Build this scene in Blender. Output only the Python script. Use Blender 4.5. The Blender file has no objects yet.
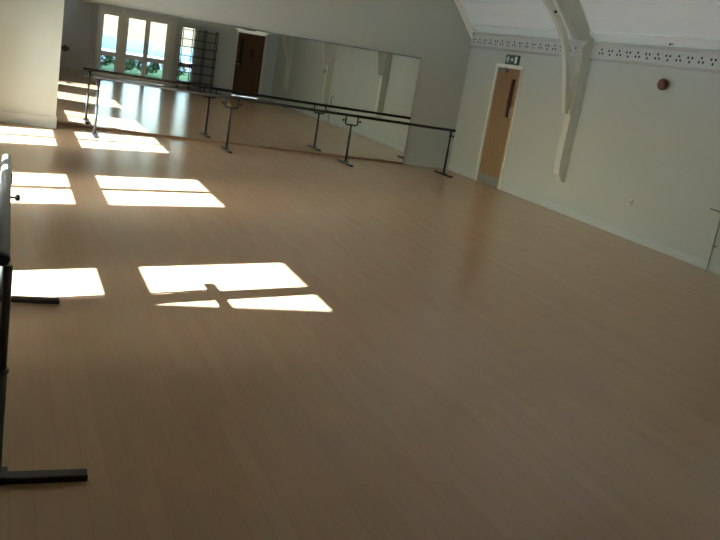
import bpy, bmesh, math, random
from mathutils import Vector, Matrix
random.seed(4)
sc = bpy.context.scene
COL = sc.collection
PI = math.pi

# ------------------------------------------------------------------ room sizes (metres)
XL, XR = -0.80, 7.98          # left and right wall faces
YB, YF = 14.67, 1.85          # mirror wall face, glazed wall face
ZE = 2.36                     # eaves
RIDGE_X = (XL + XR) / 2

# ------------------------------------------------------------------ materials
def mat(name, col, rough=0.6, metal=0.0, spec=0.5, noise=0.0, scale=8.0, bump=0.0, coat=0.0):
    m = bpy.data.materials.new(name); m.use_nodes = True
    nt = m.node_tree; N = nt.nodes; L = nt.links
    b = N['Principled BSDF']
    b.inputs['Base Color'].default_value = (*col, 1)
    b.inputs['Roughness'].default_value = rough
    b.inputs['Metallic'].default_value = metal
    b.inputs['Specular IOR Level'].default_value = spec
    if coat: b.inputs['Coat Weight'].default_value = coat
    if noise or bump:
        tc = N.new('ShaderNodeTexCoord')
        n = N.new('ShaderNodeTexNoise'); n.inputs['Scale'].default_value = scale
        n.inputs['Detail'].default_value = 4
        L.new(tc.outputs['Object'], n.inputs['Vector'])
        if noise:
            r = N.new('ShaderNodeValToRGB')
            r.color_ramp.elements[0].position = 0.3; r.color_ramp.elements[1].position = 0.7
            r.color_ramp.elements[0].color = (*[c * (1 - noise) for c in col], 1)
            r.color_ramp.elements[1].color = (*[min(1, c * (1 + noise)) for c in col], 1)
            L.new(n.outputs['Fac'], r.inputs['Fac']); L.new(r.outputs['Color'], b.inputs['Base Color'])
        if bump:
            bp = N.new('ShaderNodeBump'); bp.inputs['Strength'].default_value = bump
            bp.inputs['Distance'].default_value = 0.01
            L.new(n.outputs['Fac'], bp.inputs['Height']); L.new(bp.outputs['Normal'], b.inputs['Normal'])
    return m

def floor_mat():
    m = bpy.data.materials.new('maple_strip_floor'); m.use_nodes = True
    nt = m.node_tree; N = nt.nodes; L = nt.links; b = N['Principled BSDF']
    tc = N.new('ShaderNodeTexCoord')
    mp = N.new('ShaderNodeMapping'); mp.inputs['Rotation'].default_value = (0, 0, PI / 2)
    L.new(tc.outputs['Object'], mp.inputs['Vector'])
    br = N.new('ShaderNodeTexBrick')
    br.inputs['Scale'].default_value = 1.0
    br.inputs['Brick Width'].default_value = 1.3
    br.inputs['Row Height'].default_value = 0.095
    br.inputs['Mortar Size'].default_value = 0.0016
    br.inputs['Mortar Smooth'].default_value = 0.3
    br.inputs['Bias'].default_value = 0.0
    br.offset = 0.37
    br.inputs['Color1'].default_value = (*FLOOR_A, 1)
    br.inputs['Color2'].default_value = (*FLOOR_B, 1)
    br.inputs['Mortar'].default_value = (*[c * .85 for c in FLOOR_A], 1)
    L.new(mp.outputs['Vector'], br.inputs['Vector'])
    n = N.new('ShaderNodeTexNoise'); n.inputs['Scale'].default_value = 2.2; n.inputs['Detail'].default_value = 5
    mp2 = N.new('ShaderNodeMapping'); mp2.inputs['Scale'].default_value = (9, 1, 1)
    L.new(tc.outputs['Object'], mp2.inputs['Vector']); L.new(mp2.outputs['Vector'], n.inputs['Vector'])
    mx = N.new('ShaderNodeMix'); mx.data_type = 'RGBA'; mx.blend_type = 'MULTIPLY'
    mx.inputs['Factor'].default_value = 0.22
    L.new(br.outputs['Color'], mx.inputs['A']); L.new(n.outputs['Color'], mx.inputs['B'])
    L.new(mx.outputs['Result'], b.inputs['Base Color'])
    rr = N.new('ShaderNodeMapRange'); rr.inputs['To Min'].default_value = .18; rr.inputs['To Max'].default_value = .23
    L.new(n.outputs['Fac'], rr.inputs['Value']); L.new(rr.outputs['Result'], b.inputs['Roughness'])
    b.inputs['Specular IOR Level'].default_value = 0.5
    return m

def ceiling_mat():
    m = bpy.data.materials.new('white_painted_boards'); m.use_nodes = True
    nt = m.node_tree; N = nt.nodes; L = nt.links; b = N['Principled BSDF']
    b.inputs['Base Color'].default_value = (.78, .86, .90, 1); b.inputs['Roughness'].default_value = .45
    tc = N.new('ShaderNodeTexCoord'); sp = N.new('ShaderNodeSeparateXYZ')
    L.new(tc.outputs['Object'], sp.inputs['Vector'])
    # board edges run along the hall: a groove every 0.14 m of height
    md = N.new('ShaderNodeMath'); md.operation = 'PINGPONG'; md.inputs[1].default_value = .085
    L.new(sp.outputs['Z'], md.inputs[0])
    lt = N.new('ShaderNodeMapRange'); lt.inputs['From Min'].default_value = 0; lt.inputs['From Max'].default_value = .012
    L.new(md.outputs[0], lt.inputs['Value'])
    bp = N.new('ShaderNodeBump'); bp.inputs['Strength'].default_value = .6; bp.inputs['Distance'].default_value = .012
    L.new(lt.outputs['Result'], bp.inputs['Height']); L.new(bp.outputs['Normal'], b.inputs['Normal'])
    return m

def wood_mat(name, c1, c2, rough=.4):
    m = bpy.data.materials.new(name); m.use_nodes = True
    nt = m.node_tree; N = nt.nodes; L = nt.links; b = N['Principled BSDF']
    tc = N.new('ShaderNodeTexCoord'); mp = N.new('ShaderNodeMapping'); mp.inputs['Scale'].default_value = (14, 14, 1.2)
    n = N.new('ShaderNodeTexNoise'); n.inputs['Scale'].default_value = 2.0; n.inputs['Detail'].default_value = 6
    n.inputs['Distortion'].default_value = .6
    r = N.new('ShaderNodeValToRGB'); r.color_ramp.elements[0].color = (*c1, 1); r.color_ramp.elements[1].color = (*c2, 1)
    r.color_ramp.elements[0].position = .3; r.color_ramp.elements[1].position = .72
    L.new(tc.outputs['Object'], mp.inputs['Vector']); L.new(mp.outputs['Vector'], n.inputs['Vector'])
    L.new(n.outputs['Fac'], r.inputs['Fac']); L.new(r.outputs['Color'], b.inputs['Base Color'])
    b.inputs['Roughness'].default_value = rough
    return m

def glass_mat():
    m = bpy.data.materials.new('window_glass'); m.use_nodes = True
    nt = m.node_tree; N = nt.nodes; L = nt.links
    N.remove(N['Principled BSDF'])
    tr = N.new('ShaderNodeBsdfTransparent'); tr.inputs['Color'].default_value = (.90, .96, .97, 1)
    gl = N.new('ShaderNodeBsdfGlossy'); gl.inputs['Roughness'].default_value = .02
    fr = N.new('ShaderNodeFresnel'); fr.inputs['IOR'].default_value = 1.45
    mx = N.new('ShaderNodeMixShader')
    L.new(fr.outputs['Fac'], mx.inputs['Fac']); L.new(tr.outputs[0], mx.inputs[1]); L.new(gl.outputs[0], mx.inputs[2])
    L.new(mx.outputs[0], N['Material Output'].inputs['Surface'])
    return m

def mirror_mat():
    m = bpy.data.materials.new('silvered_mirror'); m.use_nodes = True
    nt = m.node_tree; N = nt.nodes; L = nt.links
    N.remove(N['Principled BSDF'])
    gl = N.new('ShaderNodeBsdfGlossy'); gl.inputs['Roughness'].default_value = 0.0
    gl.inputs['Color'].default_value = (.80, .82, .79, 1)
    L.new(gl.outputs[0], N['Material Output'].inputs['Surface'])
    return m

FLOOR_A = (.60, .40, .25)
FLOOR_B = (.57, .375, .23)
M = dict(
    wall=mat('cream_wall_paint', (.465, .515, .495), .75, noise=.02, scale=1.5, bump=.05),
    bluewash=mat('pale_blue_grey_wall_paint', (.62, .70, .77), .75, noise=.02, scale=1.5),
    skirt=mat('pale_skirting_paint', (.50, .545, .535), .5, noise=.015, scale=6),
    white=mat('white_gloss_paint', (.78, .79, .76), .4, noise=.015, scale=6),
    truss=mat('off_white_truss_paint', (.60, .62, .565), .5, noise=.03, scale=5),
    ceiling=ceiling_mat(), floor=floor_mat(), glass=glass_mat(), mirror=mirror_mat(),
    hole=mat('dark_hole_shade_and_fittings', (.02, .022, .022), .9),  # painted shade for the vents, also dark fittings
    black=mat('black_powder_coat', (.010, .009, .010), .5, noise=.1, scale=30),
    rail=mat('dark_rail_with_sky_sheen', (.42, .47, .52), .5, metal=0, noise=.08, scale=12),  # pale tone puts the sky sheen into a dark rail's colour
    olive=mat('dark_grey_post_paint', (.075, .08, .068), .45, noise=.08, scale=20),
    greysteel=mat('dull_grey_steel', (.22, .25, .24), .5, metal=.1, noise=.05, scale=20),
    chrome=mat('brushed_steel', (.55, .55, .53), .3, metal=1),
    batten=wood_mat('brown_batten_wood', (.20, .105, .05), (.30, .165, .08), .5),
    oak=wood_mat('oak_door_veneer', (.215, .135, .07), (.30, .195, .11), .38),
    oakframe=wood_mat('pale_oak_frame', (.46, .36, .19), (.55, .44, .24), .45),
    darkdoor=wood_mat('dark_brown_door_veneer', (.075, .035, .018), (.13, .06, .03), .4),
    darkglass=mat('dark_wired_glass', (.05, .018, .012), .12),
    red=mat('red_plastic', (.11, .03, .024), .35, noise=.05, scale=20),
    darkred=mat('dark_red_plastic', (.09, .012, .012), .4),
    green=mat('green_sign_plastic', (.008, .05, .03), .4),
    signwhite=mat('white_sign_print', (.75, .8, .76), .5),
    plastic=mat('white_socket_plastic', (.74, .76, .78), .35),
    brown=mat('brown_fitting', (.16, .11, .06), .5),
    pave=mat('pale_courtyard_concrete', (.64, .68, .71), .9, noise=.05, scale=.6),
    brickred=mat('sky_block_brick', (.22, .12, .09), .9, noise=.15, scale=6),
    grass=mat('courtyard_lawn', (.11, .22, .06), .9, noise=.3, scale=3),
    leaf=mat('shrub_leaf', (.07, .17, .06), .6, noise=.4, scale=9),
    stem=mat('shrub_stem', (.12, .08, .05), .8),
    bluewall=mat('blue_grey_fence_paint', (.36, .52, .56), .7, noise=.06, scale=4),
    bluebin=mat('blue_bin_plastic', (.03, .12, .30), .4),
    render=mat('outside_render', (.6, .58, .52), .85, noise=.04, scale=2),
    rubber=mat('rubber', (.015, .015, .015), .8),
)

# ------------------------------------------------------------------ mesh helpers
def box(bm, x0, x1, y0, y1, z0, z1, mtx=None, bev=0):
    vs = [bm.verts.new((x, y, z)) for x in (x0, x1) for y in (y0, y1) for z in (z0, z1)]
    fs = [(0, 1, 3, 2), (4, 6, 7, 5), (0, 4, 5, 1), (2, 3, 7, 6), (0, 2, 6, 4), (1, 5, 7, 3)]
    faces = [bm.faces.new([vs[i] for i in f]) for f in fs]
    if bev:
        es = list({e for f in faces for e in f.edges})
        r = bmesh.ops.bevel(bm, geom=es, offset=bev, segments=2, affect='EDGES', profile=.6)
        vs = list({v for f in r['faces'] for v in f.verts} | {v for v in vs if v.is_valid})
    if mtx: bmesh.ops.transform(bm, matrix=mtx, verts=vs)
    return bm

def tube(bm, pts, r, n=16, caps=True):
    pts = [Vector(p) for p in pts]
    rs = r if isinstance(r, (list, tuple)) else [r] * len(pts)
    rings = []
    up = None
    for i, p in enumerate(pts):
        t = (pts[min(i + 1, len(pts) - 1)] - pts[max(i - 1, 0)]).normalized()
        if up is None:
            up = Vector((0, 0, 1)) if abs(t.z) < .9 else Vector((1, 0, 0))
        a = (up - t * up.dot(t)).normalized(); b = t.cross(a); up = a
        rings.append([bm.verts.new(p + rs[i] * (math.cos(2 * PI * k / n) * a + math.sin(2 * PI * k / n) * b)) for k in range(n)])
    for A, B in zip(rings, rings[1:]):
        for k in range(n):
            f = bm.faces.new((A[k], A[(k + 1) % n], B[(k + 1) % n], B[k])); f.smooth = True
    if caps:
        bm.faces.new(rings[0][::-1]); bm.faces.new(rings[-1])
    return bm

def prism(bm, poly, axis, a, b):
    """poly: 2D points; extruded along axis ('x','y','z') from a to b."""
    def P(u, v, w):
        return {'x': (w, u, v), 'y': (u, w, v), 'z': (u, v, w)}[axis]
    A = [bm.verts.new(P(u, v, a)) for u, v in poly]; B = [bm.verts.new(P(u, v, b)) for u, v in poly]
    n = len(poly)
    bm.faces.new(A); bm.faces.new(B[::-1])
    for k in range(n):
        bm.faces.new((A[k], B[k], B[(k + 1) % n], A[(k + 1) % n]))
    return bm

def obj(name, bm, material, parent=None, loc=None):
    bmesh.ops.recalc_face_normals(bm, faces=bm.faces)
    me = bpy.data.meshes.new(name); bm.to_mesh(me); bm.free()
    me.materials.append(M[material])
    o = bpy.data.objects.new(name, me); COL.objects.link(o)
    if parent: o.parent = parent
    if loc: o.location = loc
    return o

def B(): return bmesh.new()

def tag(o, label, cat, group=None, kind=None):
    o['label'] = label; o['category'] = cat
    if group: o['group'] = group
    if kind: o['kind'] = kind
    return o

def thing(name, label, cat, loc=(0, 0, 0), rz=0, group=None, kind=None):
    o = bpy.data.objects.new(name, None); COL.objects.link(o)
    o.location = loc; o.rotation_euler = (0, 0, rz); o.empty_display_size = .1
    return tag(o, label, cat, group, kind)

def copy_tree(o, parent=None):
    c = o.copy(); COL.objects.link(c)
    if parent: c.parent = parent
    for ch in list(o.children): copy_tree(ch, c)
    return c

def struct(name, bm, m, label, cat):
    return tag(obj(name, bm, m), label, cat, kind='structure')

# ------------------------------------------------------------------ floor and walls
bm = B(); box(bm, XL - .1, XR + .3, -1.0, YB + .3, -.12, 0)
struct('floor', bm, 'floor', 'glossy pale maple strip dance floor with sun patches', 'floor')

bm = B(); box(bm, XR, XR + .3, YF - .2, 12.72, 0, 2.75); box(bm, XR, XR + .3, 13.55, YB + .3, 0, 2.75)
box(bm, XR, XR + .3, 12.72, 13.55, 2.07, 2.75); box(bm, XR + .2, XR + .3, 12.72, 13.55, 0, 2.07)
struct('wall_right', bm, 'wall', 'long cream wall with the oak door and red alarm', 'wall')

def gable(bm, y0, y1):
    prism(bm, [(XL - .08, 0), (XR + .1, 0), (XR + .1, 2.6), (6.6, 4.6), (RIDGE_X, 6.6), (XL + 1.4, 4.6), (XL - .08, 2.6)], 'y', y0, y1)
bm = B(); gable(bm, YB, YB + .25)
struct('wall_back', bm, 'wall', 'cream gable wall behind the long mirror', 'wall')
bm = B(); box(bm, XL, .74, 14.15, YB, 0, 5.0)
struct('wall_pier', bm, 'wall', 'pale boxed out wall section left of the mirror', 'wall')

# left wall with three windows
WIN = [(5.09, .80), (8.91, .80), (12.64, .80)]
Z0, Z1 = .24, 1.945
bm = B(); y = -1.0
for c, h in WIN:
    a, b = c - h - .06, c + h + .06
    box(bm, XL - .08, XL, y, a, 0, 2.75); box(bm, XL - .08, XL, a, b, 0, Z0); box(bm, XL - .08, XL, a, b, Z1, 2.75); y = b
box(bm, XL - .08, XL, y, YB + .2, 0, 2.75)
struct('wall_left', bm, 'wall', 'cream wall with three tall windows', 'wall')

wl = ['tall white left wall window nearest the camera, half shaded by the wing', 'tall white left wall window in the middle of three', 'tall white left wall window closest to the mirror']
for i, (c, h) in enumerate(WIN):
    w = thing(f'window_{i+1}', wl[i], 'window', (XL - .04, c, 0), kind='structure')
    f = B(); a, b = -h - .06, h + .06
    X = .025
    box(f, -X, X, a, a + .06, Z0, Z1); box(f, -X, X, b - .06, b, Z0, Z1)
    box(f, -X, X, a + .06, b - .06, Z0, Z0 + .06); box(f, -X, X, a + .06, b - .06, Z1 - .06, Z1)
    box(f, -X, X, a + .06, b - .06, .93, 1.10)
    mh = .06 if i else .10
    box(f, -X, X, -mh, mh, Z0 + .06, .93); box(f, -X, X, -mh, mh, 1.10, Z1 - .06)
    obj('window_frame', f, 'white', w)
    g = B()
    for (p, q) in ((a + .06, -mh), (mh, b - .06)):
        for (r, s) in ((Z0 + .06, .93), (1.10, Z1 - .06)):
            box(g, -.003, .003, p, q, r, s)
    obj('pane', g, 'glass', w)
    s = B(); box(s, .04, .16, a - .04, b + .04, Z0 - .035, Z0)
    obj('window_sill', s, 'white', w)

# glazed wall behind the camera: French doors, two side windows, brown door
OPEN = [(2.47, 3.08, .05, 1.95), (3.18, 4.57, 0, 1.95), (4.83, 5.42, .05, 1.95), (6.60, 7.62, 0, 2.06)]
bm = B(); x = 2.4
for a, b, z0, z1 in OPEN:
    box(bm, x, a, YF - .2, YF, 0, 2.6)
    box(bm, a, b, YF - .2, YF, z1, 2.6)
    if z0: box(bm, a, b, YF - .2, YF, 0, z0)
    x = b
box(bm, x, XR, YF - .2, YF, 0, 2.6)
prism(bm, [(XL - .08, 2.6), (XR + .1, 2.6), (6.6, 4.6), (RIDGE_X, 6.6), (XL + 1.4, 4.6)], 'y', YF - .2, YF)
struct('wall_front', bm, 'bluewash', 'grey lit wall with the glazed doors, seen in the mirror', 'wall')
bm = B(); box(bm, XL - .08, 2.6, -.7, -.5, 0, 2.6); box(bm, 2.4, 2.6, -.5, YF - .2, 0, 2.6); box(bm, XL - .08, 1.25, -.7, YF - .2, 2.6, 2.7); box(bm, 1.95, 2.6, -.7, YF - .2, 2.6, 2.7)
box(bm, 1.25, 1.95, -.7, -.2, 2.6, 2.7); box(bm, 1.25, 1.95, .3, YF - .2, 2.6, 2.7)
struct('wall_alcove', bm, 'white', 'shaded alcove wall beside the glazed doors', 'wall')

rl = thing('window_6', 'added rooflight that brightens the alcove', 'window', (1.6, .05, 2.65), kind='structure')  # added opening, lets sky light in to brighten the alcove
bm = B()
for a, b, c, d in ((-.35, -.3, -.25, .25), (.3, .35, -.25, .25), (-.3, .3, -.25, -.2), (-.3, .3, .2, .25)): box(bm, a, b, c, d, -.05, .08)
obj('frame', bm, 'white', rl)
bm = B(); box(bm, -.3, .3, -.2, .2, .03, .036); obj('pane', bm, 'glass', rl)

def glazed(name, a, b, z0, z1, rail, label, cat, leaves=1):
    w = thing(name, label, cat, ((a + b) / 2, YF - .06, 0), kind='structure')
    h = (b - a) / 2; t = .055; f = B(); yy = .035
    box(f, -h, -h + t, -yy, yy, z0, z1); box(f, h - t, h, -yy, yy, z0, z1)
    box(f, -h + t, h - t, -yy, yy, z1 - t, z1)
    if z0: box(f, -h + t, h - t, -yy, yy, z0, z0 + t)
    obj('frame', f, 'white', w)
    n = leaves; lw = (2 * h - 2 * t) / n
    for k in range(n):
        l0 = -h + t + k * lw; l1 = l0 + lw; st = .07 if n > 1 else .03
        zb = z0 + t if z0 else .01
        d = B()
        box(d, l0, l0 + st, -.025, .025, zb, z1 - t); box(d, l1 - st, l1, -.025, .025, zb, z1 - t)
        box(d, l0 + st, l1 - st, -.025, .025, zb, zb + .1); box(d, l0 + st, l1 - st, -.025, .025, z1 - t - .05, z1 - t)
        box(d, l0 + st, l1 - st, -.025, .025, rail, rail + .13)
        leaf = obj('door_leaf' if n > 1 else 'sash', d, 'white', w)
        g = B(); box(g, l0 + st, l1 - st, -.003, .003, zb + .1, rail); box(g, l0 + st, l1 - st, -.003, .003, rail + .13, z1 - t - .05)
        obj('pane', g, 'glass', leaf)
        if n > 1:
            hd = B(); xx = l1 - .035 if k == 0 else l0 + .035
            box(hd, xx - .018, xx + .018, .025, .032, .98, 1.16, bev=.003)
            tube(hd, [(xx, .03, 1.09), (xx, .07, 1.09), (xx + (-.1 if k == 0 else .1), .07, 1.09)], .009, 10)
            obj('handle', hd, 'chrome', leaf)
    return w
glazed('window_4', *OPEN[0], .64, 'narrow glazed side light left of the double glass doors', 'window')
glazed('door_2', *OPEN[1], .64, 'white double glazed doors seen in the mirror', 'door', 2)
glazed('window_5', *OPEN[2], .64, 'narrow glazed side light behind the shelf rack', 'window')
# projecting pier strips on the glazed wall
for i, (a, b) in enumerate(((3.09, 3.17), (4.60, 4.72))):
    bm = B(); box(bm, a, b, YF, YF + .06, 0, 2.2)
    struct(f'trim_{i+3}', bm, 'white', ['white upright strip left of the double glass doors', 'white upright strip right of the double glass doors'][i], 'trim')

# ------------------------------------------------------------------ ceiling
def slab(bm, p, q, t=.14):
    (x0, z0), (x1, z1) = p, q
    d = Vector((x1 - x0, z1 - z0)).normalized(); n = Vector((-d.y, d.x))
    if n.y < 0: n = -n
    prism(bm, [(x0, z0), (x1, z1), (x1 + n.x * t, z1 + n.y * t), (x0 + n.x * t, z0 + n.y * t)], 'y', YF - .3, YB + .3)
EV_R, KN_R = (XR + .02, 2.55), (6.45, 4.50)
EV_L, KN_L = (XL - .02, 2.55), (XL + XR - 6.45, 4.50)
RG = (RIDGE_X, 6.2)
bm = B()
for p, q in ((EV_R, KN_R), (KN_R, RG), (KN_L, RG), (EV_L, KN_L)): slab(bm, p, q)
struct('ceiling', bm, 'ceiling', 'white boarded pitched ceiling with long horizontal joints', 'ceiling')
# purlin-like cover strips along the slope on the right
for i, (z, lab) in enumerate(((3.28, 'white timber strip along the right ceiling slope, higher of two'), (2.68, 'white timber strip along the right ceiling slope, just above the vent band'))):
    xx = XR + .02 - (z - 2.55) / 1.27
    bm = B(); box(bm, -.02, .02, YF, YB - .08, -.05, .05, Matrix.Rotation(-math.atan2(1, 1.27), 4, 'Y'))
    o = struct(f'trim_{i+5}', bm, 'ceiling', lab, 'trim'); o.location = (xx - .012, 0, z)
# gable edge strip against the mirror wall
bm = B()
prism(bm, [(EV_R[0], EV_R[1] - .13), (EV_R[0], EV_R[1]), KN_R, (KN_R[0], KN_R[1] - .13)], 'y', YB - .07, YB)
struct('trim_2', bm, 'white', 'white sloping edge strip where ceiling meets the mirror wall', 'trim')

# ------------------------------------------------------------------ cornice band, vent hole shade as dark discs
cor = tag(obj('trim_1', (lambda b: (box(b, XR - .022, XR, YF, YB, 2.365, 2.56), b)[1])(B()), 'skirt'),
          'white cornice band with dark discs for shaded trefoil vent holes', 'cornice', kind='structure')
bm = B(); prism(bm, [(XR, 2.325), (XR - .035, 2.335), (XR - .045, 2.35), (XR - .03, 2.365), (XR, 2.365)], 'y', YF, YB)
prism(bm, [(XR - .02, 2.56), (XR - .045, 2.545), (XR - .06, 2.565), (XR - .05, 2.59), (XR, 2.59)], 'y', YF, YB)
obj('moulding', bm, 'skirt', cor)
bm = B()
yy = YB - .12; k = 0
def disc(bm, y, z, r=.017):
    tube(bm, [(XR - .0215, y, z), (XR - .0245, y, z)], r, 12)
while yy > 5.0:
    s = 1 if k % 2 else -1
    if abs(yy - 11.0) > .13:
        disc(bm, yy, 2.452 + s * .032); disc(bm, yy - .037, 2.452 - s * .022); disc(bm, yy + .037, 2.452 - s * .022)
    yy -= .203; k += 1
obj('vent_hole_shade', bm, 'hole', cor)  # proud dark discs painted for the shade inside the vents

# skirting boards
def skirt(bm, x0, x1, y0, y1): box(bm, x0, x1, y0, y1, 0, .12); 
bm = B(); box(bm, XR - .018, XR, YF, 12.66, 0, .105, bev=.004); box(bm, XR - .018, XR, 13.61, YB, 0, .105, bev=.004)
struct('baseboard_right', bm, 'skirt', 'white skirting along the right wall', 'skirting')
bm = B(); box(bm, 7.02, XR - .02, YB - .018, YB, 0, .12, bev=.004)
struct('baseboard_back', bm, 'wall', 'pale skirting between the mirror and the corner', 'skirting')
bm = B(); box(bm, XL, .758, 14.132, 14.15, 0, .17, bev=.004); box(bm, .74, .758, 14.15, YB - .02, 0, .17, bev=.004)
struct('baseboard_pier', bm, 'skirt', 'white skirting at the foot of the boxed out wall section', 'skirting')

# ------------------------------------------------------------------ mirror
mr = thing('wall_mirror', 'long frameless mirror covering the lower end wall behind the barre', 'mirror', ((.76 + 6.99) / 2, YB, 0))
hw = (6.99 - .76) / 2
bm = B(); box(bm, -hw, hw, -.012, -.001, .035, 1.965); obj('mirror_glass', bm, 'mirror', mr)
bm = B(); box(bm, -hw, hw, -.02, -.001, .003, .035); obj('bottom_batten', bm, 'batten', mr)
bm = B(); box(bm, -hw, hw, -.016, -.001, 1.965, 1.985); obj('top_clip_strip', bm, 'greysteel', mr)

# ------------------------------------------------------------------ barres
def make_post(parent, lx, zr, kind, footlen=(-.31, .31), m='black', cross=False, mp=None):
    """a stand: rail runs along local x, foot along local y"""
    p = B()
    top = zr - .16
    tube(p, [(lx, 0, .02), (lx, 0, .46)], .021); tube(p, [(lx, 0, .46), (lx, 0, .475)], .026); tube(p, [(lx, 0, .47), (lx, 0, top if kind == 'fork' else zr - .02)], .016)
    post = obj('post', p, mp or m, parent)
    f = B()
    y0, y1 = footlen
    box(f, lx - .03, lx + .03, y0, y1, .001, .030, bev=.006)
    box(f, lx - .045, lx + .045, -.045, .045, .03, .042, bev=.004)
    foot = obj('foot', f, m, post)
    if kind == 'fork':
        yk = B(); w = .11
        tube(yk, [(lx - w, 0, zr - .015), (lx - w, 0, top + .02), (lx - w + .02, 0, top), (lx + w - .02, 0, top), (lx + w, 0, top + .02), (lx + w, 0, zr - .015)], .0135, 12)
        tube(yk, [(lx, 0, top - .03), (lx, 0, top + .015)], .022)
        obj('yoke', yk, m, post)
        for s in (-1, 1):
            k = B(); tube(k, [(lx + s * (w), 0, zr - .09), (lx + s * (w + .035), 0, zr - .09)], .007, 10)
            tube(k, [(lx + s * (w + .03), 0, zr - .09), (lx + s * (w + .036), 0, zr - .09), (lx + s * (w + .055), 0, zr - .09), (lx + s * (w + .06), 0, zr - .09)], [.012, .02, .02, .014], 12)
            obj('knob', k, m, post)
    elif kind:
        s = kind
        c = B(); tube(c, [(lx, 0, zr - .13), (lx, 0, zr - .06)], .023); tube(c, [(lx - .035, 0, zr - .03), (lx + .035, 0, zr - .03)], .012, 12)
        obj('clamp', c, m, post)
        def kp(e): return (lx, -e, zr - .21) if cross else (lx + s * e, 0, zr - .1)
        k = B(); tube(k, [kp(0), kp(.05)], .007, 10)
        tube(k, [kp(.045), kp(.05), kp(.068), kp(.073)], [.012, .02, .02, .014], 12)
        obj('knob', k, m, post)
    return post

br = thing('ballet_barre', 'long black ballet barre on four posts in front of the mirror', 'ballet barre', (4.39, 13.80, 0))
xs = [1.30, 3.38, 5.49, 7.43]
def zrail(x): return .882 - (x - 1.29) * .0112
for i, x in enumerate(xs):
    make_post(br, x - 4.39, zrail(x), -1 if i == 0 else (1 if i == 3 else 'fork'))
h = B(); x0, x1 = 1.20 - 4.39, 7.50 - 4.39
tube(h, [(x0, 0, zrail(1.2)), (x1, 0, zrail(7.48))], .024)
hr = obj('handrail', h, 'black', br)
e = B(); tube(e, [(x0 - .012, 0, zrail(1.2)), (x0 + .002, 0, zrail(1.2))], [.018, .026]); obj('end_cap', e, 'rubber', hr)
e = B(); tube(e, [(x1 - .002, 0, zrail(7.48)), (x1 + .012, 0, zrail(7.48))], [.026, .018]); obj('end_cap', e, 'rubber', hr)

b2 = thing('ballet_barre', 'dark ballet barre end-on at the left edge, its feet crossing the sunlit floor', 'ballet barre', (.045, 4.405, 0), PI / 2)
for lx, s, zz in ((-1.165, 0, .90), (1.085, -1, .872)):
    make_post(b2, lx, zz, s, footlen=(-.345, .345), cross=lx > 0, mp='olive')
h = B(); tube(h, [(-1.18, 0.022, .905), (1.245, .015, .872)], .026)
hr = obj('handrail', h, 'rail', b2)
e = B(); tube(e, [(-1.20, .022, .905), (-1.176, .022, .905)], [.02, .028]); obj('end_cap', e, 'rubber', hr)


pp = thing('wall_pipe', 'thin grey pipe rising from the skirting at the right edge of the photo', 'pipe', (XR - .045, 7.68, 0))
h = B(); tube(h, [(0, 0, 0), (0, 0, .66), (0, .02, .71), (0, .06, .73), (0, .20, .73)], .010, 12); obj('pipe_run', h, 'greysteel', pp)
h = B(); box(h, -.012, .045, -.012, .012, .30, .315, bev=.003); obj('pipe_clip', h, 'greysteel', pp)

# ------------------------------------------------------------------ doors
d1 = thing('door_1', 'oak veneer door with a narrow dark vision panel under the green exit sign', 'door', (XR, 13.135, 0), PI / 2, kind='structure')
# local x = world y, local -y = +world x... (rotated 90 degrees: local y points to -world x, into the room)
hw = .385
f = B()
for s in (-1, 1): box(f, s * (hw + .0) if s > 0 else -hw - .055, hw + .055 if s > 0 else -hw, -.12, .025, 0, 2.10)
box(f, -hw, hw, -.12, .025, 2.045, 2.10)
fr = obj('door_frame', f, 'white', d1)
st = B(); box(st, -hw - .03, -hw + .008, -.02, .028, 0, 2.045); obj('stop_strip', st, 'oakframe', fr)
l = B()
px0, px1, pz0, pz1 = -.255, -.115, 1.22, 1.87
L0, L1 = -hw + .01, hw - .004
box(l, L0, px0, -.05, -.005, .01, 2.04); box(l, px1, L1, -.05, -.005, .01, 2.04)
box(l, px0, px1, -.05, -.005, .01, pz0); box(l, px0, px1, -.05, -.005, pz1, 2.04)
leaf = obj('door_leaf', l, 'oak', d1)
g = B(); box(g, px0, px1, -.035, -.02, pz0, pz1); obj('vision_panel', g, 'darkglass', leaf)
bd = B()
for a, b, c, d in ((px0 - .012, px0, pz0 - .012, pz1 + .012), (px1, px1 + .012, pz0 - .012, pz1 + .012), (px0, px1, pz0 - .012, pz0), (px0, px1, pz1, pz1 + .012)):
    box(bd, a, b, -.006, .003, c, d)
obj('glazing_bead', bd, 'oak', leaf)
k = B(); box(k, L0 + .015, L1 - .015, -.006, -.002, .015, .16); obj('kick_plate', k, 'greysteel', leaf)
hd = B(); box(hd, -.345, -.30, -.006, .002, 1.22, 1.42, bev=.002)
tube(hd, [(-.322, 0, 1.25), (-.322, .045, 1.25), (-.322, .045, 1.39), (-.322, 0, 1.39)], .009, 10); obj('pull_handle', hd, 'chrome', leaf)
c = B(); box(c, .05, .27, -.006, .045, 1.965, 2.02, bev=.005); tube(c, [(.1, .03, 1.99), (-.05, .06, 2.0), (.12, .03, 2.06)], .008, 8); obj('door_closer', c, 'greysteel', leaf)

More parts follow.
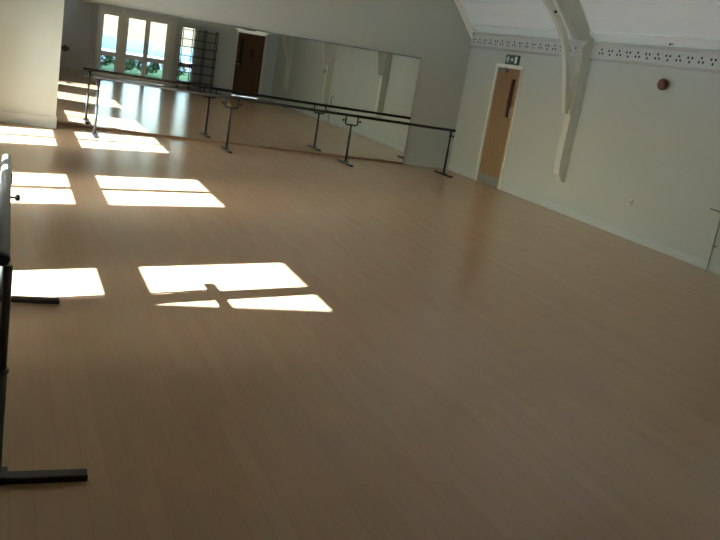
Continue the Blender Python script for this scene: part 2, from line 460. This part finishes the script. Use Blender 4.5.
d3 = thing('door_3', 'dark brown door with a red notice, seen in the mirror near the corner', 'door', (7.11, YF, 0), kind='structure')
hw = .44; f = B()
box(f, -hw - .06, -hw, -.14, .025, 0, 2.05); box(f, hw, hw + .06, -.14, .025, 0, 2.05); box(f, -hw, hw, -.14, .025, 1.985, 2.05)
obj('door_frame', f, 'white', d3)
l = B(); box(l, -hw + .005, -.33, -.05, -.01, .01, 1.98); box(l, -.22, hw - .005, -.05, -.01, .01, 1.98)
box(l, -.33, -.22, -.05, -.01, .01, .95); box(l, -.33, -.22, -.05, -.01, 1.8, 1.98)
leaf = obj('door_leaf', l, 'darkdoor', d3)
g = B(); box(g, -.33, -.22, -.035, -.025, .95, 1.8); obj('vision_panel', g, 'hole', leaf)
n = B(); box(n, -.02, .13, -.01, -.006, 1.22, 1.52); obj('notice', n, 'darkred', leaf)
hd = B(); tube(hd, [(-.39, -.01, 1.0), (-.39, .04, 1.0), (-.29, .04, 1.0)], .009, 10); obj('handle', hd, 'chrome', leaf)

# ------------------------------------------------------------------ exit signs
def exit_sign(name, label, loc, rz, w=.42, h=.16):
    t = thing(name, label, 'exit sign', loc, rz, 'green exit signs over the doors')
    b = B(); box(b, -w / 2, w / 2, .0, .03, -h / 2, h / 2, bev=.004); obj('sign_plate', b, 'green', t)
    s = h / .16
    y0, y1 = .0302, .0335
    # viewed from the room the sign's reading direction runs towards local -x
    def poly(bm, pts, cx): prism(bm, [(-(cx + u) * 1.0, v) for u, v in [(a * s, c * s) for a, c in pts]], 'y', y0, y1)
    m = B()
    # running figure: head, trunk, arms and legs
    tube(m, [(-(-.128 + .012) * 1, y0, .047 * s), (-(-.128 + .012), y1, .047 * s)], .012 * s, 12)
    poly(m, [(-.012, .033), (.014, .033), (.006, -.008), (-.018, -.004)], -.128)
    poly(m, [(.010, .032), (.036, .012), (.05, .02), (.052, .012), (.036, 0), (.008, .02)], -.128)
    poly(m, [(-.012, .033), (-.038, .022), (-.046, -.004), (-.038, -.006), (-.031, .014), (-.012, .02)], -.128)
    poly(m, [(.006, -.008), (.03, -.022), (.022, -.055), (.010, -.052), (.017, -.027), (-.008, -.012)], -.128)
    poly(m, [(-.018, -.004), (-.012, -.03), (-.05, -.045), (-.054, -.034), (-.026, -.024), (-.03, -.006)], -.128)
    obj('running_figure', m, 'signwhite', t)
    a = B()
    poly(a, [(-.035, .012), (.01, .012), (.01, .035), (.045, 0), (.01, -.035), (.01, -.012), (-.035, -.012)], -.0)
    obj('arrow', a, 'signwhite', t)
    d = B(); poly(d, [(-.032, -.055), (.032, -.055), (.032, .055), (-.032, .055)], .135)
    obj('doorway', d, 'signwhite', t)
    return t
exit_sign('exit_sign', 'green running figure exit sign above the oak door', (XR, 13.09, 2.19), PI / 2)
exit_sign('exit_sign', 'green exit sign above the dark brown door, seen in the mirror', (7.0, YF, 2.13), 0, .36, .13)

# ------------------------------------------------------------------ small wall fittings
al = thing('wall_mounted_alarm', 'round red fire alarm sounder high on the right wall', 'alarm', (XR, 9.21, 2.105))
b = B(); tube(b, [(0, 0, 0), (-.03, 0, 0)], .06, 24); obj('back_box', b, 'plastic', al)
b = B(); tube(b, [(-.03, 0, 0), (-.05, 0, 0), (-.085, 0, 0), (-.10, 0, 0), (-.105, 0, 0)], [.07, .078, .074, .055, .03], 28); obj('sounder_dome', b, 'red', al)
cp = thing('wall_mounted_call_point', 'small dark red call point on the right wall, seen in the mirror', 'call point', (XR, 6.86, 1.30))
b = B(); box(b, -.05, 0, -.05, .05, -.05, .05, bev=.006); obj('call_point_box', b, 'darkred', cp)
b = B(); box(b, -.054, -.05, -.03, .03, -.03, .03); obj('break_glass', b, 'hole', cp)

so = thing('wall_socket', 'small white single socket low on the right wall', 'socket', (XR, 9.35, .50))
b = B(); box(b, -.012, 0, -.045, .045, -.045, .045, bev=.004); obj('face_plate', b, 'skirt', so)
b = B(); box(b, -.0135, -.012, -.012, .012, -.022, .012); obj('socket_outlet', b, 'greysteel', so)
b = B(); box(b, -.017, -.012, -.007, .007, .024, .036); obj('rocker_switch', b, 'plastic', so)

sn = thing('ceiling_sensor', 'tiny dark fitting on the sloping ceiling above the red alarm', 'sensor', (7.925, 9.233, 2.637), 0)
b = B(); box(b, -.012, .012, -.035, .035, -.018, .018, Matrix.Rotation(-math.atan2(1, 1.27), 4, 'Y'), bev=.004); obj('sensor_case', b, 'greysteel', sn)
b = B(); tube(b, [(-.012, 0, -.012), (-.028, 0, -.03)], [.014, .008], 12); obj('sensor_lens', b, 'hole', sn)

wf = thing('wall_fitting', 'dark round fitting on the shaded alcove wall, seen in the mirror', 'wall fitting', (1.68, -.50, .62))
b = B(); tube(b, [(0, 0, 0), (0, .03, 0)], .07, 20); obj('fitting_plate', b, 'brown', wf)
b = B(); tube(b, [(.10 * math.cos(a), .05, .10 * math.sin(a)) for a in [PI * 0.9 + i * PI * 1.2 / 14 for i in range(15)]], .022, 12)
tube(b, [(0, .03, 0), (0, .05, -.1)], .015, 10); obj('fitting_ring', b, 'black', wf)

# ------------------------------------------------------------------ shelf rack in front of the glazing
rk = thing('shelf_rack', 'open dark shelf rack against the glazing, seen in the mirror', 'shelf rack', (5.42, 2.04, 0))
up = B()
for x in (-.53, -.18, .17, .53):
    for y in (-.13, .13): box(up, x - .012, x + .012, y - .012, y + .012, 0, 1.86)
obj('uprights', up, 'black', rk)
for z in (.22, .5, .76, 1.0, 1.27, 1.5, 1.78):
    s = B(); box(s, -.56, .56, -.15, .15, z, z + .022, bev=.003); obj('shelf', s, 'black', rk)

# ------------------------------------------------------------------ roof trusses
def truss(y, label):
    t = thing('roof_truss', label, 'roof truss', (RIDGE_X, y, 0), group='white arched roof trusses along the hall')
    W = XR - RIDGE_X
    hy = .075
    for s, nm in ((1, 'r'), (-1, 'l')):
        p = B()
        # post on the wall with a tapered foot
        prism(p, [(s * W, .46), (s * (W - .05), .47), (s * (W - .13), .58), (s * (W - .15), .75), (s * (W - .15), 1.45), (s * (W - .17), 2.3), (s * (W - .20), 2.47), (s * (W - .13), 2.575), (s * W, 2.575)], 'y', -hy, hy)
        post = obj('post', p, 'truss', t)
        c = B(); box(c, s * W if s < 0 else W - .19, s * (W - .19) if s < 0 else W, -hy - .02, hy + .02, 1.5, 1.56, bev=.008)
        obj('corbel', c, 'truss', post)
        r = B()
        kx, kz = KN_R[0] - RIDGE_X, KN_R[1]
        d = .20
        prism(r, [(s * (W + .0), 2.577), (s * kx, kz), (0, 6.18), (0, 5.9), (s * (kx - .16), kz - .30), (s * (W - .66), 2.98), (s * (W - .30), 2.577)], 'y', -hy + .006, hy - .006)
        obj('rafter', r, 'truss', t)
        # curved arch brace springing from the post
        b = B()
        pts = [(W - .19, 1.50), (W - .245, 1.72), (W - .315, 2.02), (W - .40, 2.32), (W - .53, 2.60), (W - .72, 2.84), (W - .95, 3.06), (W - 1.25, 3.36), (W - 1.62, 3.68), (W - 1.8, 3.84)]
        # smooth
        def cr(P, n=5):
            out = []
            for i in range(len(P) - 1):
                p0, p1, p2, p3 = [Vector(P[max(0, min(len(P) - 1, i + q))]) for q in (-1, 0, 1, 2)]
                for k in range(n):
                    u = k / n
                    out.append(.5 * ((2 * p1) + (-p0 + p2) * u + (2 * p0 - 5 * p1 + 4 * p2 - p3) * u * u + (-p0 + 3 * p1 - 3 * p2 + p3) * u ** 3))
            out.append(Vector(P[-1])); return out
        C = cr(pts)
        th = .045
        quads = []
        for i, q in enumerate(C):
            tg = (C[min(i + 1, len(C) - 1)] - C[max(0, i - 1)]).normalized(); n = Vector((-tg.y, tg.x))
            quads.append([b.verts.new((s * (q + n * e).x, yy, (q + n * e).y)) for e, yy in ((-th, -.045), (th, -.045), (th, .045), (-th, .045))])
        for A, Bq in zip(quads, quads[1:]):
            for k in range(4):
                b.faces.new((A[k], A[(k + 1) % 4], Bq[(k + 1) % 4], Bq[k]))
        b.faces.new(quads[0]); b.faces.new(quads[-1][::-1])
        br_ = obj('arch_brace', b, 'truss', t)
    cb = B(); kx = KN_R[0] - RIDGE_X; box(cb, -kx + .1, kx - .1, -.05, .05, 4.30, 4.5); obj('collar_beam', cb, 'truss', t)
    bt = B(); tube(bt, [(W - .77, -.045, 2.89), (W - .77, -.06, 2.89)], .02, 12); obj('bolt', bt, 'hole', t)
    return t
truss(11.0, 'white arched roof truss on the right wall between the oak door and the red alarm')
truss(7.27, 'white arched roof truss standing next to the dark call point, seen in the mirror')
truss(3.53, 'white arched roof truss nearest the glazed doors, seen in the mirror')

# ------------------------------------------------------------------ outside
bm = B(); box(bm, -40, XL - .1, -60, 40, -.5, -.02); box(bm, XL - .1, 60, -60, -1.02, -.5, -.02); box(bm, 2.6, 60, -1.02, YF - .22, -.5, -.02)
struct('ground', bm, 'pave', 'pale sunlit courtyard outside the glazed doors', 'courtyard')
bm = B(); box(bm, -9, XL - .3, 2.0, 3.52, 0, 4.0); box(bm, -9, XL - .3, -23, 2.0, 0, 6.2)  # near low part follows the shadow edge; tall part added for courtyard shade
struct('wall_wing', bm, 'render', 'outside wing, low part known by its shadow, tall part added to shade the courtyard', 'wall')
bm = B()
for a, b, hh in ((-8.5, -1.7, 5.2),):
    v = [(x, 6.05 + o - .304 * (-.84 - x) + .26) for x, o in ((a, -.35), (b, -.35), (b, 1.42), (a, 1.42))]
    prism(bm, v, 'z', -.02, hh)  # added unseen block, keeps sky light off the near floor
struct('wall_sky_block', bm, 'brickred', 'unseen brick block added to cut sky light at the nearest left window', 'wall')
bm = B(); box(bm, -2.3, XL - .09, 3.5, 6.2, 2.9, 3.0)  # added slab out of view, holds back high sky light at this window
struct('trim_sky_shade_left', bm, 'render', 'added unseen canopy that cuts sky light at the nearest left window', 'canopy')
bm = B(); box(bm, -2, 11, -8.0, -1.6, -.02, .0)
struct('lawn', bm, 'grass', 'strip of lawn just outside the glazed doors', 'lawn')
bm = B(); box(bm, -6, 18, -22.2, -22, 0, .76); 
for x in range(-6, 19, 2): box(bm, x - .06, x + .06, -22, -21.94, 0, .82)
tag(obj('garden_wall', bm, 'bluewall'), 'blue grey fence across the far side of the courtyard', 'fence')

bm = B(); box(bm, 2.1, 7.9, -1.6, YF - .2, 2.12, 2.24)  # added out of view to dim the sky light entering at the doors
for x in (2.3, 7.7): box(bm, x - .05, x + .05, -1.5, -1.4, -.02, 2.12)
struct('trim_canopy', bm, 'render', 'added unseen canopy that cuts sky light through the glazed doors', 'canopy')

def shrub(x, y, h, r, label, seed):
    rnd = random.Random(seed)
    t = thing('garden_shrub', label, 'shrub', (x, y, 0), group='shrubs outside the glazed doors')
    s = B()
    for k in range(6):
        a = rnd.uniform(0, 2 * PI)
        tube(s, [(0, 0, 0), (r * .25 * math.cos(a), r * .25 * math.sin(a), h * .45), (r * .6 * math.cos(a), r * .6 * math.sin(a), h * .8)], [.015, .01, .006], 6)
    obj('stems', s, 'stem', t)
    f = B()
    for k in range(420):
        u, a = rnd.uniform(-1, 1), rnd.uniform(0, 2 * PI); q = rnd.uniform(.45, 1) ** .5
        p = Vector((r * q * math.sqrt(1 - u * u) * math.cos(a), r * q * math.sqrt(1 - u * u) * math.sin(a), h * .56 + h * .44 * u * q))
        d = Vector((rnd.uniform(-1, 1), rnd.uniform(-1, 1), rnd.uniform(-.3, 1))).normalized() * .075
        w = d.cross(Vector((rnd.uniform(-1, 1), rnd.uniform(-1, 1), rnd.uniform(-1, 1)))).normalized() * .028
        v = [f.verts.new(p + e) for e in (-d, w - d * .1, d, -w - d * .1)]
        f.faces.new(v)
    obj('foliage', f, 'leaf', t)
for i, (x, y, h, r, lab) in enumerate([
    (3.0, -2.6, .62, .40, 'leafy green shrub outside the narrow side light left of the doors'),
    (3.75, -2.2, .58, .42, 'leafy green shrub outside the left leaf of the glass doors'),
    (4.6, -2.5, .6, .44, 'leafy green shrub outside the right leaf of the glass doors'),
    (5.5, -2.3, .72, .45, 'leafy green shrub outside the glazing behind the shelf rack')]):
    shrub(x, y, h, r, lab, i + 3)
def bin_(x, y, label):
    t = thing('wheelie_bin', label, 'bin', (x, y, 0), group='blue bins across the courtyard')
    b = B(); prism(b, [(-.22, .06), (.22, .06), (.29, .95), (-.29, .95)], 'y', -.28, .28); obj('bin_body', b, 'bluebin', t)
    b = B(); box(b, -.31, .31, -.32, .34, .95, 1.02, bev=.02); obj('lid', b, 'bluebin', t)
    for s in (-1, 1):
        w = B(); tube(w, [(s * .2, -.3, .1), (s * .26, -.3, .1)], .1, 16); obj('wheel', w, 'rubber', t)
bin_(2.55, -12.0, 'blue wheelie bin outside the narrow side light, first of two')
bin_(3.2, -12.3, 'blue wheelie bin outside the narrow side light, nearer the glass doors')

# ------------------------------------------------------------------ light
world = bpy.data.worlds.new('World'); sc.world = world; world.use_nodes = True
nt = world.node_tree; bg = nt.nodes['Background']
sky = nt.nodes.new('ShaderNodeTexSky'); sky.sky_type = 'NISHITA'; sky.sun_disc = False
sky.sun_elevation = math.radians(29.9); sky.sun_rotation = math.radians(253)
sky.air_density = 1.0; sky.dust_density = 2.0; sky.ozone_density = 1.0
nt.links.new(sky.outputs['Color'], bg.inputs['Color']); bg.inputs['Strength'].default_value = SKY = .30
sd = bpy.data.lights.new('sun', 'SUN'); sd.energy = 16.0; sd.angle = math.radians(.53); sd.color = (.97, .985, 1)
so_ = bpy.data.objects.new('sun', sd); COL.objects.link(so_)
so_.rotation_euler = Vector((1, .304, -.6)).to_track_quat('-Z', 'Y').to_euler(); so_.location = (-6, 3, 9)
# light portals in the glazed openings guide sky sampling
def portal(loc, dirv, sx, sy):
    ld = bpy.data.lights.new('portal', 'AREA'); ld.shape = 'RECTANGLE'; ld.size = sx; ld.size_y = sy
    ld.cycles.is_portal = True
    o = bpy.data.objects.new('portal', ld); COL.objects.link(o); o.location = loc
    o.rotation_euler = Vector(dirv).to_track_quat('-Z', 'Z').to_euler()
for c, h in WIN: portal((XL - .1, c, (Z0 + Z1) / 2), (1, 0, 0), 2 * h + .1, Z1 - Z0)
portal((1.6, .05, 2.74), (0, 0, -1), .7, .5)
portal((4.0, YF - .22, .98), (0, 1, 0), 3.1, 1.95)

# ------------------------------------------------------------------ camera
cd = bpy.data.cameras.new('camera'); cam = bpy.data.objects.new('camera', cd); COL.objects.link(cam)
cd.sensor_fit = 'HORIZONTAL'; cd.sensor_width = 36; cd.lens = 854.115 / 720 * 36; cd.clip_start = .02; cd.clip_end = 300
r = Vector((0.91805175, -0.36303802, 0.15932476)); u = Vector((-0.05500637, 0.28134522, 0.95802879)); w = Vector((0.39262614, 0.88828388, -0.23832007))
mw = Matrix(((r.x, u.x, -w.x, 0), (r.y, u.y, -w.y, 0), (r.z, u.z, -w.z, 1.81045), (0, 0, 0, 1)))
cam.matrix_world = mw
sc.camera = cam

sc.view_settings.view_transform = 'Standard'; sc.view_settings.look = 'None'
sc.view_settings.gamma = 1; sc.view_settings.use_curve_mapping = False
sc.view_settings.exposure = 2.40
sc.cycles.use_denoising = True
sc.cycles.max_bounces = 14; sc.cycles.diffuse_bounces = 8; sc.cycles.glossy_bounces = 6; sc.cycles.transparent_max_bounces = 16
sc.cycles.sample_clamp_indirect = 1.6
sc.cycles.caustics_reflective = False; sc.cycles.caustics_refractive = False
